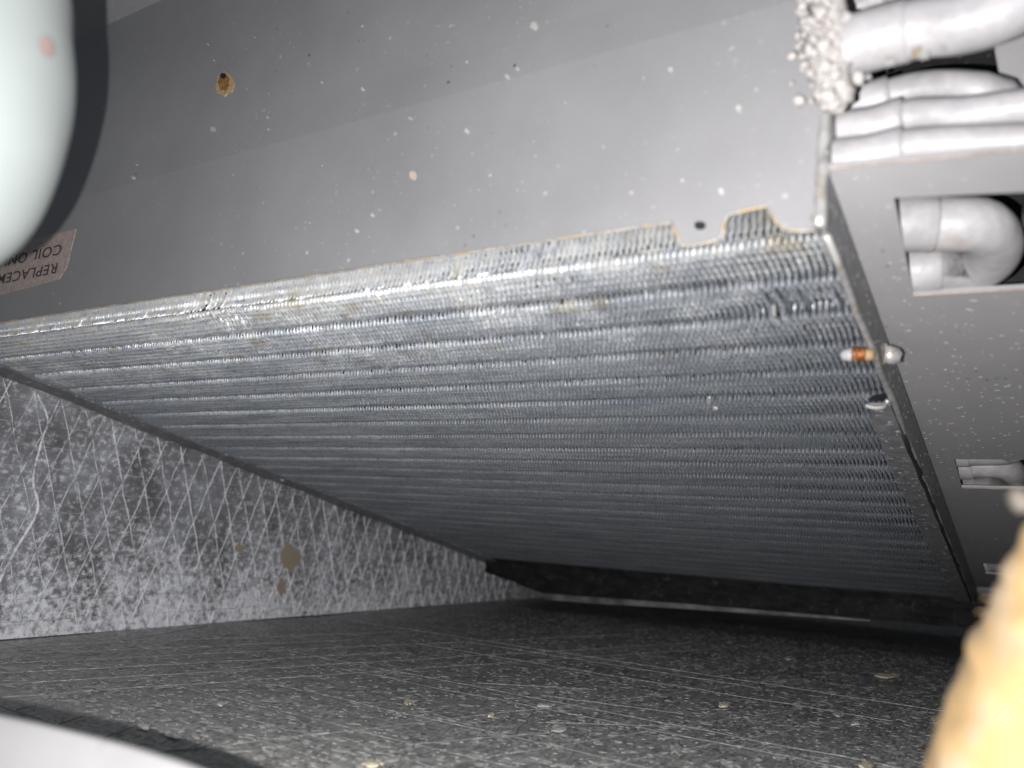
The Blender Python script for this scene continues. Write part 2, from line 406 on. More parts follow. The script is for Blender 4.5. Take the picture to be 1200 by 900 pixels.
def fin_mesh(x0, full):
    n_e = len(endw)
    s = np.concatenate([np.zeros(n_e), [0.0], Sg]); wi = np.concatenate([endw, [0.0], np.zeros(len(Sg))])
    dx = np.concatenate([endx, [0], Wv * (1 - .55 * np.clip(Sg / .5, 0, 1))])
    # bent and jittered patches
    lowf = np.array([noise.noise(Vector((x0 * 30, si * 34, 2.2))) for si in s]) * .0007
    dent = np.array([max(0, noise.noise(Vector((x0 * 22, si * 60 + wq * 60, 9.1))) - .30) for si, wq in zip(s, wi)]) * .0032
    dent *= np.clip(1.25 - s / .16, .15, 1)
    fine = rng.normal(0, .00014, len(s)) * (1 - .4 * np.clip(s / .3, 0, 1))
    dx = dx + lowf + dent * (1 if rng.random() < .8 else -.6) + fine
    amp = 1 + .35 * np.array([noise.noise(Vector((x0 * 14, si * 20, 7.7))) for si in s]); dx = dx * amp
    wo = wi + np.abs(dent) * .5 + np.concatenate([np.zeros(n_e + 1), REC * (.6 + .8 * rng.random())])
    w0 = np.where(wi > 0, wi, 0.0)
    ins1 = .005; ins2 = .020
    s1 = np.where(np.arange(len(s)) <= n_e, ins1, np.maximum(s, ins1)); w1 = np.maximum(wi, ins1)
    s2 = np.where(np.arange(len(s)) <= n_e, ins2, np.maximum(s, ins2)); w2 = np.maximum(wi, ins2)
    th = .00009
    def P(xx, ss, ww):
        return np.stack([x0 + xx, P0[1] + S[1] * ss - NC[1] * ww, P0[2] + S[2] * ss - NC[2] * ww], 1)
    so = s + np.where(np.arange(len(s)) <= n_e, np.abs(dent) * .5, 0)
    rows = [P(dx - th, so, wo), P(dx + th, so, wo), P(dx * .55, s1, w1), P(dx * 0, s2, w2)]
    V = np.concatenate(rows); n = len(s); i = np.arange(n - 1)
    def Q(a, b): return np.stack([a * n + i, a * n + i + 1, b * n + i + 1, b * n + i], 1)
    Fq = np.concatenate([Q(0, 1), Q(1, 2), Q(2, 0), Q(2, 3)])
    return V, Fq
fx = -.0455; nf = 0
cb = np.array(CB)
while fx > -.5185:
    V, Fq = fin_mesh(fx, True)
    me = bpy.data.meshes.new('fin'); me.vertices.add(len(V)); me.vertices.foreach_set('co', (V - cb).astype(np.float32).ravel())
    me.loops.add(Fq.size); me.loops.foreach_set('vertex_index', Fq.astype(np.int32).ravel())
    me.polygons.add(len(Fq)); me.polygons.foreach_set('loop_start', (np.arange(len(Fq)) * 4).astype(np.int32))
    me.update(calc_edges=True); me.materials.append(FIN)
    link(bpy.data.objects.new('fin', me), cl); fx -= PITCH; nf += 1
# tubes running through the fins
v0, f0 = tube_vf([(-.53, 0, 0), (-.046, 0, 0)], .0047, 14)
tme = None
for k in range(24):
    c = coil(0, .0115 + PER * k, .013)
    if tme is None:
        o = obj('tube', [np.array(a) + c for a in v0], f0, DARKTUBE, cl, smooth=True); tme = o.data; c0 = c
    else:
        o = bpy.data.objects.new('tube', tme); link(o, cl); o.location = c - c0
# added black sheet above the fins, keeps the gaps between them dark
v, f = box_vf(coil(-.533, .015, .024), (.486, 0, 0), S * .6, -NC * .002); obj('dark_backing', v, f, BLACK, cl)
# left end flange against the board
pts = []
for i in range(40):
    s = -.06 + i * .018; pts.append(coil(-.5165 + .0016 * noise.noise(Vector((i * .9, 0, 4))) , s, -.0014))
V = [p for p in pts] + [coil(-.5395, -.06 + i * .018, -.0014 + .0006 * math.sin(i)) for i in range(40)]
V += [p - NC * .0012 for p in pts]
Fc = [(i, i + 1, 41 + i, 40 + i) for i in range(39)] + [(i, 80 + i, 81 + i, i + 1) for i in range(39)]
obj('left_flange', V, Fc, STRIP, cl)
for (px, py) in ((73, 471), (331, 562)):
    p = hit(px, py, NC, coil(0, 0, -.0016)); v, f = tube_vf([p, p + NC * .0012], [.0022, .0016], 10)
    obj('rivet', v, f, BLACK if px < 100 else EDGE, cl)

# right end tube sheet: upright sheet, its lip, the side strip and the cover plate with cut-outs
sheet = []
edge_top = [(-.0035 + .0012 * noise.noise(Vector((k * .8, 1, 1))), .0 + k * .0075) for k in range(13)]
poly = [coil(-.044, a, b_) for a, b_ in edge_top] + [coil(-.044, .62, .09), coil(-.044, .62, -.0)]
poly = [coil(-.0442, .0, -.0012)] + poly[0:]
v, f = prism(poly, (.0011, 0, 0)); obj('tube_sheet', v, f, STRIP, cl)
# bright folded lip along the bottom of the sheet
lip = [coil(-.0432 + .0003 * math.sin(i * 1.7), i * .0155, -.0012 - .0004 * math.sin(i * 2.3)) for i in range(40)]
v, f = tube_vf(lip, [.0011 if i < 10 else .0007 for i in range(40)], 8); obj('sheet_lip', v, f, EDGE, cl, smooth=True)
# corroded bare upright edge of the sheet
ce = [coil(-.0442 + .0006 * noise.noise(Vector((k * .7, 5, 1))), -.0042 + .0008 * noise.noise(Vector((k * .9, 2, 7))), -.001 + k * .003) for k in range(25)]
v, f = tube_vf(ce, [.0016 + .0007 * noise.noise(Vector((k * .6, 8, 3))) for k in range(25)], 10); obj('corroded_edge', v, f, EDGE, cl, smooth=True)
# inward flange over the fins beyond the notch
fl = [(-.0445, .126), (-.0520, .126), (-.0540, .15), (-.055, .2), (-.0555, .30), (-.056, .42), (-.0565, .58), (-.0445, .58)]
v, f = prism([coil(a, b_, -.0016) for a, b_ in fl], -NC * .0012); obj('inner_flange', v, f, STRIP, cl)
# notch edge: curled pale lip
nt = [coil(-.0530, .1245, -.002), coil(-.0500, .1245, -.003), coil(-.0465, .1235, -.003), coil(-.0445, .1195, -.002)]
v, f = tube_vf(spline(nt, 4), .0009, 8); obj('curled_lip', v, f, EDGE, cl, smooth=True)
v, f = prism([coil(a, b_, -.0004) for a, b_ in ((-.045, .1165), (-.045, .124), (-.0520, .124), (-.0500, .119))], -NC * .0003); obj('notch', v, f, BLACK, cl)  # flat black plate, the notch's shade put into its colour
# black crusty joint between flange and sheet
jt = [coil(-.0440 + .0007 * noise.noise(Vector((i * .9, 3, 0))), .16 + i * .0108, -.0016 + .0006 * noise.noise(Vector((i * .8, 0, 6)))) for i in range(39)]
v, f = tube_vf(jt, [.0011 + .0005 * noise.noise(Vector((i * 1.3, 2, 2))) for i in range(39)], 8); obj('black_sealant', v, f, BLACK, cl, smooth=True)

# cover plate: grid with rectangular openings, folded up at its left border
WP = .017
xs = [-.0405, -.0300, .012, .034]
def plate_quads():
    V = []; Fq = []
    def q(a, b_, c, d):
        n = len(V); t = -NC * .0014
        pp = [coil(*p, WP) for p in (a, b_, c, d)]
        V.extend(pp + [p + t for p in pp])
        Fq.extend([(n, n + 1, n + 2, n + 3), (n + 7, n + 6, n + 5, n + 4)] + [(n + i, n + 4 + i, n + 4 + (i + 1) % 4, n + (i + 1) % 4) for i in range(4)])
    L = -.0428; Rr = .034
    cuts = [((-.0289, .0143), (.013, .0225), (.013, .0750), (-.0306, .0720)), ((-.0322, .2533), (.013, .2533), (.013, .305), (-.0323, .305)),
            ((-.0335, .5126), (.013, .5126), (.013, .552), (-.0326, .552))]
    prevL, prevR = (L, -.0042), (Rr, .0046)
    for A_, B_, C_, D_ in cuts:
        nl, nr = (L, A_[1]), (Rr, B_[1]); q(prevL, prevR, nr, nl) if False else None
        q(prevL, (A_[0], prevL[1] + (prevR[1] - prevL[1]) * .2), A_, nl)
        q((A_[0], prevL[1] + (prevR[1] - prevL[1]) * .2), (B_[0], prevL[1] + (prevR[1] - prevL[1]) * .75), B_, A_)
        q((B_[0], prevL[1] + (prevR[1] - prevL[1]) * .75), prevR, nr, B_)
        q(nl, A_, D_, (L, D_[1])); q(B_, nr, (Rr, C_[1]), C_)
        prevL, prevR = (L, D_[1]), (Rr, C_[1])
        # between the next: bottom edge pieces share D/C through the split points below
        prevL = (L, D_[1]); prevR = (Rr, C_[1])
        lastD, lastC = D_, C_
        # thin filler to square off the slanted bottom edge
        e = .0015
        q((L, D_[1]), D_, (D_[0], max(D_[1], C_[1]) + e), (L, max(D_[1], C_[1]) + e))
        q(D_, C_, (C_[0], max(D_[1], C_[1]) + e), (D_[0], max(D_[1], C_[1]) + e))
        q(C_, (Rr, C_[1]), (Rr, max(D_[1], C_[1]) + e), (C_[0], max(D_[1], C_[1]) + e))
        prevL = (L, max(D_[1], C_[1]) + e); prevR = (Rr, max(D_[1], C_[1]) + e)
    q(prevL, prevR, (Rr, .615), (L, .615))
    return V, Fq
V, Fq = plate_quads(); obj('cover_plate', V, Fq, PLATE, cl)
# pale burrs on the long edges of the openings
for (a, b_) in (((-.0306, .0722), (.012, .0752)), ((-.0323, .3052), (.012, .3052)), ((-.0428, -.0043), (.03, .0045))):
    v, f = tube_vf([coil(*a, WP - .0002), coil(*b_, WP - .0002)], .0004, 6); obj('bare_rim', v, f, RIMT, cl)

# return bends -------------------------------------------------------
def bend(pts, r, collar=None, name='return_bend'):
    rr = [r] * len(pts) if np.isscalar(r) else r
    v, f = tube_vf(pts, rr, 24); o = obj(name, v, f, PIPE, cl, smooth=True)
    if collar:
        i, j, k = collar
        v, f = tube_vf([pts[i], pts[i] * .97 + pts[j] * .03] + pts[i + 1:j] + [pts[j] * .97 + pts[j - 1] * .03, pts[j]],
                       [r * .98, r * k] + [r * k] * (j - i - 1) + [r * k, r * .98], 24)
        obj('collar', v, f, PIPE, o, smooth=True)
    return o
def leg(pxs, n, p): return [hit(a, b_, n, p) for a, b_ in pxs]
NW = (NC, coil(0, 0, .0265))
def hairpin(top, bot, xr, r, collar_px, ratio=1.14):
    """U bend traced from its two legs and its right end"""
    ptsT = leg(top, *NW); ptsB = leg(bot, *NW)
    a, b_ = ptsT[-1], ptsB[-1]; tip = hit(*xr, *NW)
    arc = []
    mid = (a + b_) / 2
    for k in range(1, 12):
        t = math.pi * k / 12
        arc.append(mid + (a - mid) * math.cos(t) + (tip - mid) * math.sin(t))
    path = ptsT + arc + ptsB[::-1]
    o = bend(path, r)
    for q in (ptsT, ptsB):
        A_ = q[0]; d = q[1] - q[0]; d /= np.linalg.norm(d); L_ = collar_px
        v, f = tube_vf([A_, A_ + d * .0006, A_ + d * (L_ - .0008), A_ + d * L_], [r * 1.04, r * ratio, r * ratio, r * 1.0], 24)
        obj('collar', v, f, PIPE, o, smooth=True)
    return o
hairpin([(1040, 262), (1136, 263)], [(1052, 317), (1138, 312)], (1164, 287), .0083, .0135, 1.05)
hairpin([(1206, 240), (1250, 240)], [(1212, 300), (1250, 300)], (1290, 270), .0062, .002)
hairpin([(1108, 546), (1160, 545)], [(1115, 573), (1162, 572)], (1188, 558), .0068, .014, 1.12)
hairpin([(1100, 522), (1160, 524)], [(1102, 533), (1162, 532)], (1186, 528), .0060, .014, 1.12)
hairpin([(1142, 662), (1190, 662)], [(1145, 671), (1190, 671)], (1210, 667), .0060, .012)
hairpin([(1130, 689), (1190, 690)], [(1132, 699), (1190, 700)], (1200, 695), .0060, .012)
for k in range(2):   # bends that show only as slivers between the openings
    s0 = .36 + .07 * k
    hairpin([(proj(coil(-.043, s0, .0265))), (proj(coil(-.02, s0, .0265)))], [(proj(coil(-.043, s0 + .0235, .0265))), (proj(coil(-.02, s0 + .0235, .0265)))], proj(coil(-.008, s0 + .012, .0265)), .0048, .01)
# three stacked bends above the plate and the thick suction line
SP = (S, coil(0, .012, 0))
def stack(pxs, r, collar_n, pl=SP, droop=None, ratio=1.2):
    path = spline(leg(pxs, *pl), 6)
    if droop is not None: path = path + [path[-1] + d for d in droop]
    o = bend(path, r)
    A_ = path[0]; k = min(collar_n, len(path) - 2)
    v, f = tube_vf([path[0]] + path[1:k] + [path[k], path[k] * .9 + path[k + 1] * .1], [r * ratio] * k + [r * ratio, r * .98], 24)
    obj('collar', v, f, PIPE, o, smooth=True)
    return o
arcd = [np.array([.0045, .003, -.001]), np.array([.0075, .009, -.004]), np.array([.0072, .016, -.008])]
stack([(984, 124), (1020, 119), (1068, 106), (1110, 103), (1148, 106)], .0050, 9, (S, coil(0, .018, 0)), arcd)
stack([(976, 156), (1020, 150), (1068, 137), (1130, 135), (1215, 124)], .0050, 11, (S, coil(0, .010, 0)))
stack([(970, 188), (1020, 182), (1068, 171), (1130, 168), (1215, 166)], .0048, 11, (S, coil(0, .006, 0)))
SP1 = (S, coil(0, -.012, 0))
stack([(986, 58), (1030, 44), (1082, 32), (1130, 26), (1180, 10), (1240, -30)], .0076, 10, SP1, None, 1.06)
stack([(985, 18), (1040, -6), (1100, -20)], .0055, 6, (S, coil(0, .020, 0)), None)
# small foil crumbs stuck under the thick line
for (px, py, s_) in ((1038, 76, .0022), (1068, 67, .0026), (1078, 69, .002), (1098, 60, .002), (1015, 93, .0012)):
    p = hit(px, py, S, coil(0, -.014, 0)); v, f = box_vf(p, (s_, .0003, .0003), (0, s_ * .5, 0), (-.0003, 0, s_)); obj('foil_crumb', v, f, EDGE, cl)

# copper stub poking through the notch beside the flange
stub = thing('copper_stub', 'short stub of copper tube with pale cap beside the right flange of the fins', 'tube stub', tuple(coil(-.056, .074, -.003)))
pc = leg([(985, 416), (994, 416), (1003, 415)], NC, coil(0, 0, -.004)); v, f = tube_vf([pc[0], pc[0] * .6 + pc[1] * .4, pc[1], pc[2]], [.0008, .0018, .0022, .0023], 16); obj('pale_cap', v, f, PIPE, stub, smooth=True)
pc = leg([(998, 415), (1014, 415)], NC, coil(0, 0, -.004)); v, f = tube_vf(spline(pc, 8), [.0024 + .0004 * math.sin(i * 2.1) for i in range(9)], 16); obj('copper_sleeve', v, f, COPPER, stub, smooth=True)
pc = leg([(1012, 416), (1024, 416)], NC, coil(0, 0, -.004)); v, f = tube_vf(pc, [.0021, .0018], 16); obj('worn_end', v, f, simple('worn_tan', (.34, .23, .13), .6), stub, smooth=True)
nut = thing('tube_nut', 'small pale nut stuck on the grey strip beside the copper stub', 'nut', tuple(coil(-.038, .074, .0)))
p1, p2 = leg([(1034, 415), (1053, 417)], NC, coil(0, 0, .006)); v, f = tube_vf([p1, p1 * .6 + p2 * .4, p2], [.0030, .0035, .0028], 9); v = [q + EX * 0 + np.array([noise.noise(Vector(q * 900)), noise.noise(Vector(q * 700)), noise.noise(Vector(q * 800))]) * .0009 for q in v]; obj('nut_body', v, f, EDGE, nut, smooth=True)
d = (p2 - p1); v, f = tube_vf([p2 + d * .01, p2 + d * .08], .0019, 12); obj('nut_bore', v, f, BLACK, nut)
v, f = tube_vf([p1 - d * .02, p1 + d * .12], .0040, 18); obj('washer', v, f, EDGE, nut)

# ---------------------------------------------------------------- white crusty beads at the corner of the tube sheet
crust = thing('bead_crust', 'cluster of small pale beads crusted on the upper corner beside the pipes', 'bead crust', tuple(coil(-.045, -.012, .05)))
bm = bmesh.new(); bmesh.ops.create_icosphere(bm, subdivisions=2, radius=1.0); bme = bpy.data.meshes.new('bead')
for vv in bm.verts: vv.co *= 1 + .42 * noise.noise(vv.co * 1.9) + .2 * noise.noise(vv.co * 4)
bm.to_mesh(bme); bm.free(); bme.shade_smooth(); bme.materials.append(BEAD)
R2 = random.Random(11); cbase = np.array(crust.location)
spots = []
for _ in range(210):
    t = R2.random(); cx = 966 + (t - .4) * 14 + R2.gauss(0, 13 - 5 * abs(t - .45)); cy = -12 + 138 * t
    if t > .5: cx = 975 + (cx - 975) * (1.25 - .8 * (t - .5))
    spots.append((cx, cy, R2.uniform(2.0, 7.5) ** 1.0 * (1.25 if R2.random() < .25 else .8)))
spots += [(936, 118, 7), (928, 66, 6), (940, 66, 6), (1008, 42, 7), (1000, 64, 6), (990, 50, 5), (935, 14, 3), (928, 98, 2.5), (952, 100, 3), (947, 80, 4), (955, 40, 5), (960, 30, 5)]
for (cx, cy, rp) in spots:
    z = (.217 if 946 < cx < 986 else (.229 if cx < 946 else .219)) + R2.uniform(-.003, .003); p = depth(cx, cy, z); o = bpy.data.objects.new('bead', bme); link(o, crust)
    o.location = p - cbase; r = rp * z / F; o.scale = (r, r * R2.uniform(.8, 1.2), r * R2.uniform(.8, 1.3)); o.rotation_euler = (R2.random() * 6, R2.random() * 6, R2.random() * 6)
# lumpy mass the beads grow on
pth = [depth(x_, y_, .220) for x_, y_ in ((972, -20), (972, 20), (968, 55), (974, 90), (982, 125))]
v, f = tube_vf(spline(pth, 6), [.0046 + .0026 * noise.noise(Vector((i * .8, 3, 3))) for i in range(25)], 18); obj('crust_mass', v, f, BEAD, crust, smooth=True)

# ---------------------------------------------------------------- folded grey cover panel over the near end of the coil
pan = thing('cover_panel', 'wide grey painted sheet metal panel with rust spot above the fins', 'metal panel', (-.25, .2179, .179))
def pp(x, z, off=0.0):
    """point on the folded panel front at height z"""
    prof = [(.1697, .2179), (.179, .2182), (.2425, .2213), (.260, .2236), (.354, .2325), (.46, .150)]
    for (za, ya), (zb, yb) in zip(prof, prof[1:]):
        if z <= zb: break
    yv = ya + (yb - ya) * (z - za) / (zb - za)
    return np.array([x, yv - off, z])
def pz(px, py):
    q = hit(px, py, PN, P0); return q[0], q[2]
XR = -.0445
edge = [(-.60, .179)]
x = -.58
while x < -.090:
    edge.append((x, .1790 + .0003 * noise.noise(Vector((x * 160, 0, 0))))); x += .006
edge += [(-.0868, .1788), (-.0850, .1750), (-.0835, .1712), (-.080, .1708), (-.0745, .1712), (-.0715, .1722), (-.0708, .1765), (-.0695, .1788), (-.0605, .1795), (-.0590, .1795), (-.0570, .1755), (-.0545, .1722), (-.050, .1708), (XR, .1706)]
V = []; Fc = []
levels = [None, .190, .2425, .2440, .2590, .2605, .354, .356, .46]
for (xe, ze) in edge:
    for L_ in levels: V.append(pp(xe, ze if L_ is None else L_))
nl = len(levels)
for i in range(len(edge) - 1):
    for j in range(nl - 1):
        a = i * nl + j; Fc.append((a, a + nl, a + nl + 1, a + 1))
n0 = len(V); V += [v_ + np.array([0, .0012, 0]) for v_ in V[:n0]]
Fc += [tuple(k + n0 for k in reversed(q)) for q in Fc[:]]
for i in range(len(edge) - 1): a = i * nl; Fc.append((a, a + n0, a + nl + n0, a + nl))
a = (len(edge) - 1) * nl
for j in range(nl - 1): Fc.append((a + j, a + j + n0, a + j + 1 + n0, a + j + 1))
obj('panel_sheet', V, Fc, PANEL, pan)
# thin bare burr along the cut edge
br = [pp(a_, b_, .0001) for a_, b_ in edge[1:]]
v, f = tube_vf(br, [.00042 + .00025 * noise.noise(Vector((i * .8, 1, 4))) for i in range(len(br))], 6); obj('bare_cut_edge', v, f, simple('cut_edge', (.48, .45, .41), .5, .2, 500, .5, .3, (200, .52, (.45, .33, .18))), pan, smooth=True)
# rust spot, screw hole, small stuck specks
def decal(name, cx, cy, rx, ry, mat, off=.0004, jag=.25, seed=1, parent=pan, n=16, th=.0006):
    poly = []
    for px, py in blob_poly(cx, cy, rx, ry, n, jag, seed):
        q = hit(px, py, PN, P0); poly.append(pp(q[0], q[2], off))
    v, f = prism(poly, (0, th, 0)); return obj(name, v, f, mat, parent)
decal('rust_spot', 268, 101, 12, 16, simple('rust_halo', (.46, .33, .18), .8, 0, 900, .6), .0005, .3, 4)
decal('rust_core', 268, 100, 7, 11, RUST, .0012, .3, 9)
decal('rust_core', 268, 93, 4, 4, BLACK, .0015, .3, 6)
decal('screw_hole', 821, 265, 7, 5, BLACK, .0003, .1, 2)
for (cx, cy, r_, sd) in ((630, 35, 5, 1), (255, 154, 3.5, 2), (552, 157, 3, 3), (600, 95, 3, 4), (612, 86, 2.4, 5), (790, 87, 3, 6), (868, 131, 4, 8), (440, 254, 2.2, 10), (430, 108, 2.2, 11), (421, 272, 2.4, 13), (163, 211, 2.2, 14), (847, 226, 4, 15), (487, 143, 2, 16)):
    decal('white_speck', cx, cy, r_, r_ * 1.1, PALEFLAKE, .0006, .35, sd, n=9)
decal('tan_speck', 488, 208, 4.5, 6.5, simple('pink_speck', (.5, .4, .34), .8), .0004, .3, 12, n=10)
for k in range(14):
    decal('white_speck', R2.uniform(100, 940), R2.uniform(20, 250), R2.uniform(.9, 1.7), R2.uniform(.9, 1.7), PALEFLAKE, .0005, .3, k, n=6)
# sticker
lab = [pp(a_, b_, .0004) for a_, b_ in ((-.4105, .2243), (-.4118, .2035), (-.4165, .1975), (-.4405, .1963), (-.515, .1925), (-.515, .2245))]
v, f = prism(lab, (0, .0003, 0)); sticker = obj('sticker', v, f, STICKER, pan)
tag(sticker, label='brownish printed sticker, upside down')
def lettering(txt, x, z, size, shear=0.15):
    cu = bpy.data.curves.new('lettering', 'FONT'); cu.body = txt; cu.size = size; cu.extrude = .00006; cu.space_character = 1.08; cu.offset = .00003
    to = bpy.data.objects.new('tmp', cu); COL.objects.link(to)
    dg = bpy.context.evaluated_depsgraph_get(); me = bpy.data.meshes.new_from_object(to.evaluated_get(dg))
    bpy.data.objects.remove(to)
    base = pp(x, z, .0006); up = pp(x, z + .01, .0006) - base; up /= np.linalg.norm(up); nrm = np.cross(EX, up)
    vs = np.array([v_.co[:] for v_ in me.vertices])
    W_ = base + np.outer(vs[:, 0] * 1.45, -EX) + np.outer(vs[:, 1], -up) + np.outer(vs[:, 2], -nrm * -1)
    return obj('lettering', W_, [tuple(p.vertices) for p in me.polygons], INK, sticker)
lettering('REPLACEMENT', -.4195, .2070, .0083); lettering('COIL ONLY', -.4195, .2172, .0083)

# ---------------------------------------------------------------- drain pan, dark, under the far end
dp = thing('drain_pan', 'black grimy drain pan in shadow under the far end of the fins', 'drain pan', (-.28, .80, .02))
def py_(px, py): return hit(px, py, (0, 1, 0), (0, .8, 0))
out = [(566, 655), (580, 672), (612, 684), (640, 696), (800, 706), (960, 719), (1080, 729), (1165, 738), (1190, 700), (1150, 704), (1000, 692), (850, 676), (700, 664), (620, 657)]
V = []; Fc = []
topl = [(566, 654), (640, 658), (700, 662), (850, 674), (1000, 690), (1150, 704), (1200, 708)]
botl = [(568, 670), (640, 697), (700, 702), (850, 712), (1000, 723), (1150, 738), (1200, 742)]
def lerp_list(L_, t):
    k = t * (len(L_) - 1); i = min(int(k), len(L_) - 2); g = k - i
    return (L_[i][0] * (1 - g) + L_[i + 1][0] * g, L_[i][1] * (1 - g) + L_[i + 1][1] * g)
nU, nV = 90, 10
for j in range(nV + 1):
    for i in range(nU + 1):
        a_, b_ = lerp_list(topl, i / nU), lerp_list(botl, i / nU); g = j / nV
        p = py_(a_[0] * (1 - g) + b_[0] * g, a_[1] * (1 - g) + b_[1] * g)
        p[1] += .004 * noise.noise(Vector((p[0] * 60, p[2] * 120, 0))) + .01 * math.sin(g * 3.1) * 0.4; V.append(p)
for j in range(nV):
    for i in range(nU):
        a = j * (nU + 1) + i; Fc.append((a, a + nU + 1, a + nU + 2, a + 1))
nn = len(V)
for q in (0, nV):                       # depth of the pan behind its front wall
    for i in range(nU + 1): V.append(V[q * (nU + 1) + i] + np.array([0, .25, 0]))
for i in range(nU):
    Fc.append((i, i + 1, nn + i + 1, nn + i)); a = nV * (nU + 1) + i; b_ = nn + nU + 1 + i; Fc.append((a, b_, b_ + 1, a + 1))
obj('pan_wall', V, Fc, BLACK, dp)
rp = [py_(*q) for q in ((640, 699), (700, 703.5), (800, 710), (880, 716), (960, 722), (1020, 727))]
rp = [p - np.array([0, .004, 0]) for p in rp]
rv = []
for i, p in enumerate(rp):
    h_ = [.0032, .0030, .0024, .0018, .0012, .0006][i]; rv += [p + UZ * h_, p - UZ * h_, p - UZ * h_ + np.array([0, .003, 0]), p + UZ * h_ + np.array([0, .003, 0])]
rf = [(4 * i + k, 4 * i + (k + 1) % 4, 4 * i + 4 + (k + 1) % 4, 4 * i + 4 + k) for i in range(5) for k in range(4)] + [(0, 1, 2, 3)]
obj('pan_rim', rv, rf, RIM, dp)

# ---------------------------------------------------------------- near things, out of focus
# pale rounded pipe end hanging at the upper left
zp = .19; wp = thing('rounded_pipe', 'blurred pale mint white rounded pipe end hanging close at the upper left', 'pipe', tuple(depth(-60, 60, zp)))
secs = []
kx = zp / F
for i in range(15): secs.append((60 - 520 + 520 * i / 15, 150 - 6 * abs(math.sin(i * .7))))
for i in range(22):
    t = i / 22 * math.pi / 2; secs.append((60 + 268 * math.sin(t), 150 * math.cos(t) ** .88))
V = []; Fc = []; sg = 40
for (yy, rr) in secs:
    for k in range(sg):
        a = 2 * math.pi * k / sg; lump = 1 + .02 * noise.noise(Vector((math.cos(a) * 1.5, yy * .012, math.sin(a) * 1.5)))
        c = np.array([(-78 + rr * math.cos(a) * lump) * kx - 600 * kx, (yy - 450) * kx, zp + rr * math.sin(a) * kx * .95])
        V.append(CAM + M @ c)
for i in range(len(secs) - 1):
    for k in range(sg): a = i * sg + k; b_ = i * sg + (k + 1) % sg; Fc.append((a, b_, b_ + sg, a + sg))
V.append(CAM + M @ np.array([(-63 - 600) * kx, (328 - 450) * kx, zp])); n_ = len(V) - 1
for k in range(sg): Fc.append((n_ - sg + k, n_ - sg + (k + 1) % sg, n_))
obj('pipe_body', V, Fc, WHITEOBJ, wp, smooth=True)
mv = []; mf = []
for j_ in range(9):
    for i_ in range(9):
        uu, vv_ = (i_ - 4) / 4, (j_ - 4) / 4; k_ = max(abs(uu), abs(vv_)) / max(1e-6, math.hypot(uu, vv_))
        a = math.radians(-12.5 + 4.5 * uu * k_); yy = 68 + 12 * vv_ * k_; rr = 150 * 1.03
        lump = 1.0
        mv.append(CAM + M @ np.array([(-78 + rr * math.cos(a) * lump - 600) * kx, (yy - 450) * kx, zp + rr * math.sin(a) * kx * .95]))
for j_ in range(8):
    for i_ in range(8): a = j_ * 9 + i_; mf.append((a, a + 1, a + 10, a + 9))
obj('reddish_mark', mv, mf, simple('red_mark', (.27, .20, .19), .6), wp, smooth=True)

# yellow glass wool at the lower right
zy = .135; ky = zy / F
yw = thing('glass_wool', 'blurred torn yellow glass wool insulation close at the lower right corner', 'insulation', tuple(depth(1250, 800, zy)))
outl = [(1282, 560), (1234, 612), (1215, 650), (1202, 685), (1186, 720), (1172, 760), (1152, 800), (1134, 850), (1116, 900), (1100, 960), (1090, 1040)]
op = [np.array([a_, b_, 0.]) for a_, b_ in outl]; so_ = spline(op, 7)
V = []; Fc = []; sg = 36
for i, q in enumerate(so_):
    rr = 35 + 130 * min(1, i / 16)
    for k in range(sg):
        a = 2 * math.pi * k / sg; lump = 1 + .07 * noise.noise(Vector((math.cos(a) * 2.4, i * .22, math.sin(a) * 2.4))) + .012 * noise.noise(Vector((math.cos(a) * 9, i * .8, math.sin(a) * 9)))
        c = np.array([(q[0] + rr - 600 + rr * math.cos(a) * lump) * ky, (q[1] - 450) * ky, zy + rr * math.sin(a) * ky * lump]); V.append(CAM + M @ c)
for i in range(len(so_) - 1):
    for k in range(sg): a = i * sg + k; b_ = i * sg + (k + 1) % sg; Fc.append((a, b_, b_ + sg, a + sg))
Fc += [tuple(range(sg - 1, -1, -1)), tuple(range(len(V) - sg, len(V)))]
obj('wool_body', V, Fc, YELLOW, yw, smooth=True)
fb = []
for k in range(40):
    i = R2.randrange(8, len(so_) - 4); q = so_[i]; rr = 35 + 130 * min(1, i / 16); a = math.pi + R2.uniform(-1.3, .9)
    c = lambda s_: CAM + M @ np.array([(q[0] + rr - 600 + rr * s_ * math.cos(a)) * ky, (q[1] - 450 + (s_ - 1) * R2.uniform(-60, 60)) * ky, zy + rr * s_ * math.sin(a) * ky])
    fb.append(tube_vf([c(.98), c(1.02), c(1.0 + R2.uniform(.03, .06))], .00009, 4))
v, f = merge(fb); tag(obj('loose_fibres', v, f, YELLOW, yw), kind='stuff')
# small tuft above it
pt = depth(1196, 586, .13); bm = bmesh.new(); bmesh.ops.create_icosphere(bm, subdivisions=3, radius=.0019)
for vv in bm.verts: vv.co *= 1 + .5 * noise.noise(vv.co * 420)
v = [np.array(a.co) + pt for a in bm.verts]; f = [tuple(x.index for x in q.verts) for q in bm.faces]; bm.free()
v = v; tuft = obj('wool_tuft', v, f, simple('beige_wool', (.10, .085, .07), .9), None, smooth=True); tag(tuft, 'small blurred beige tuft of wool just above the yellow insulation', 'wool tuft')

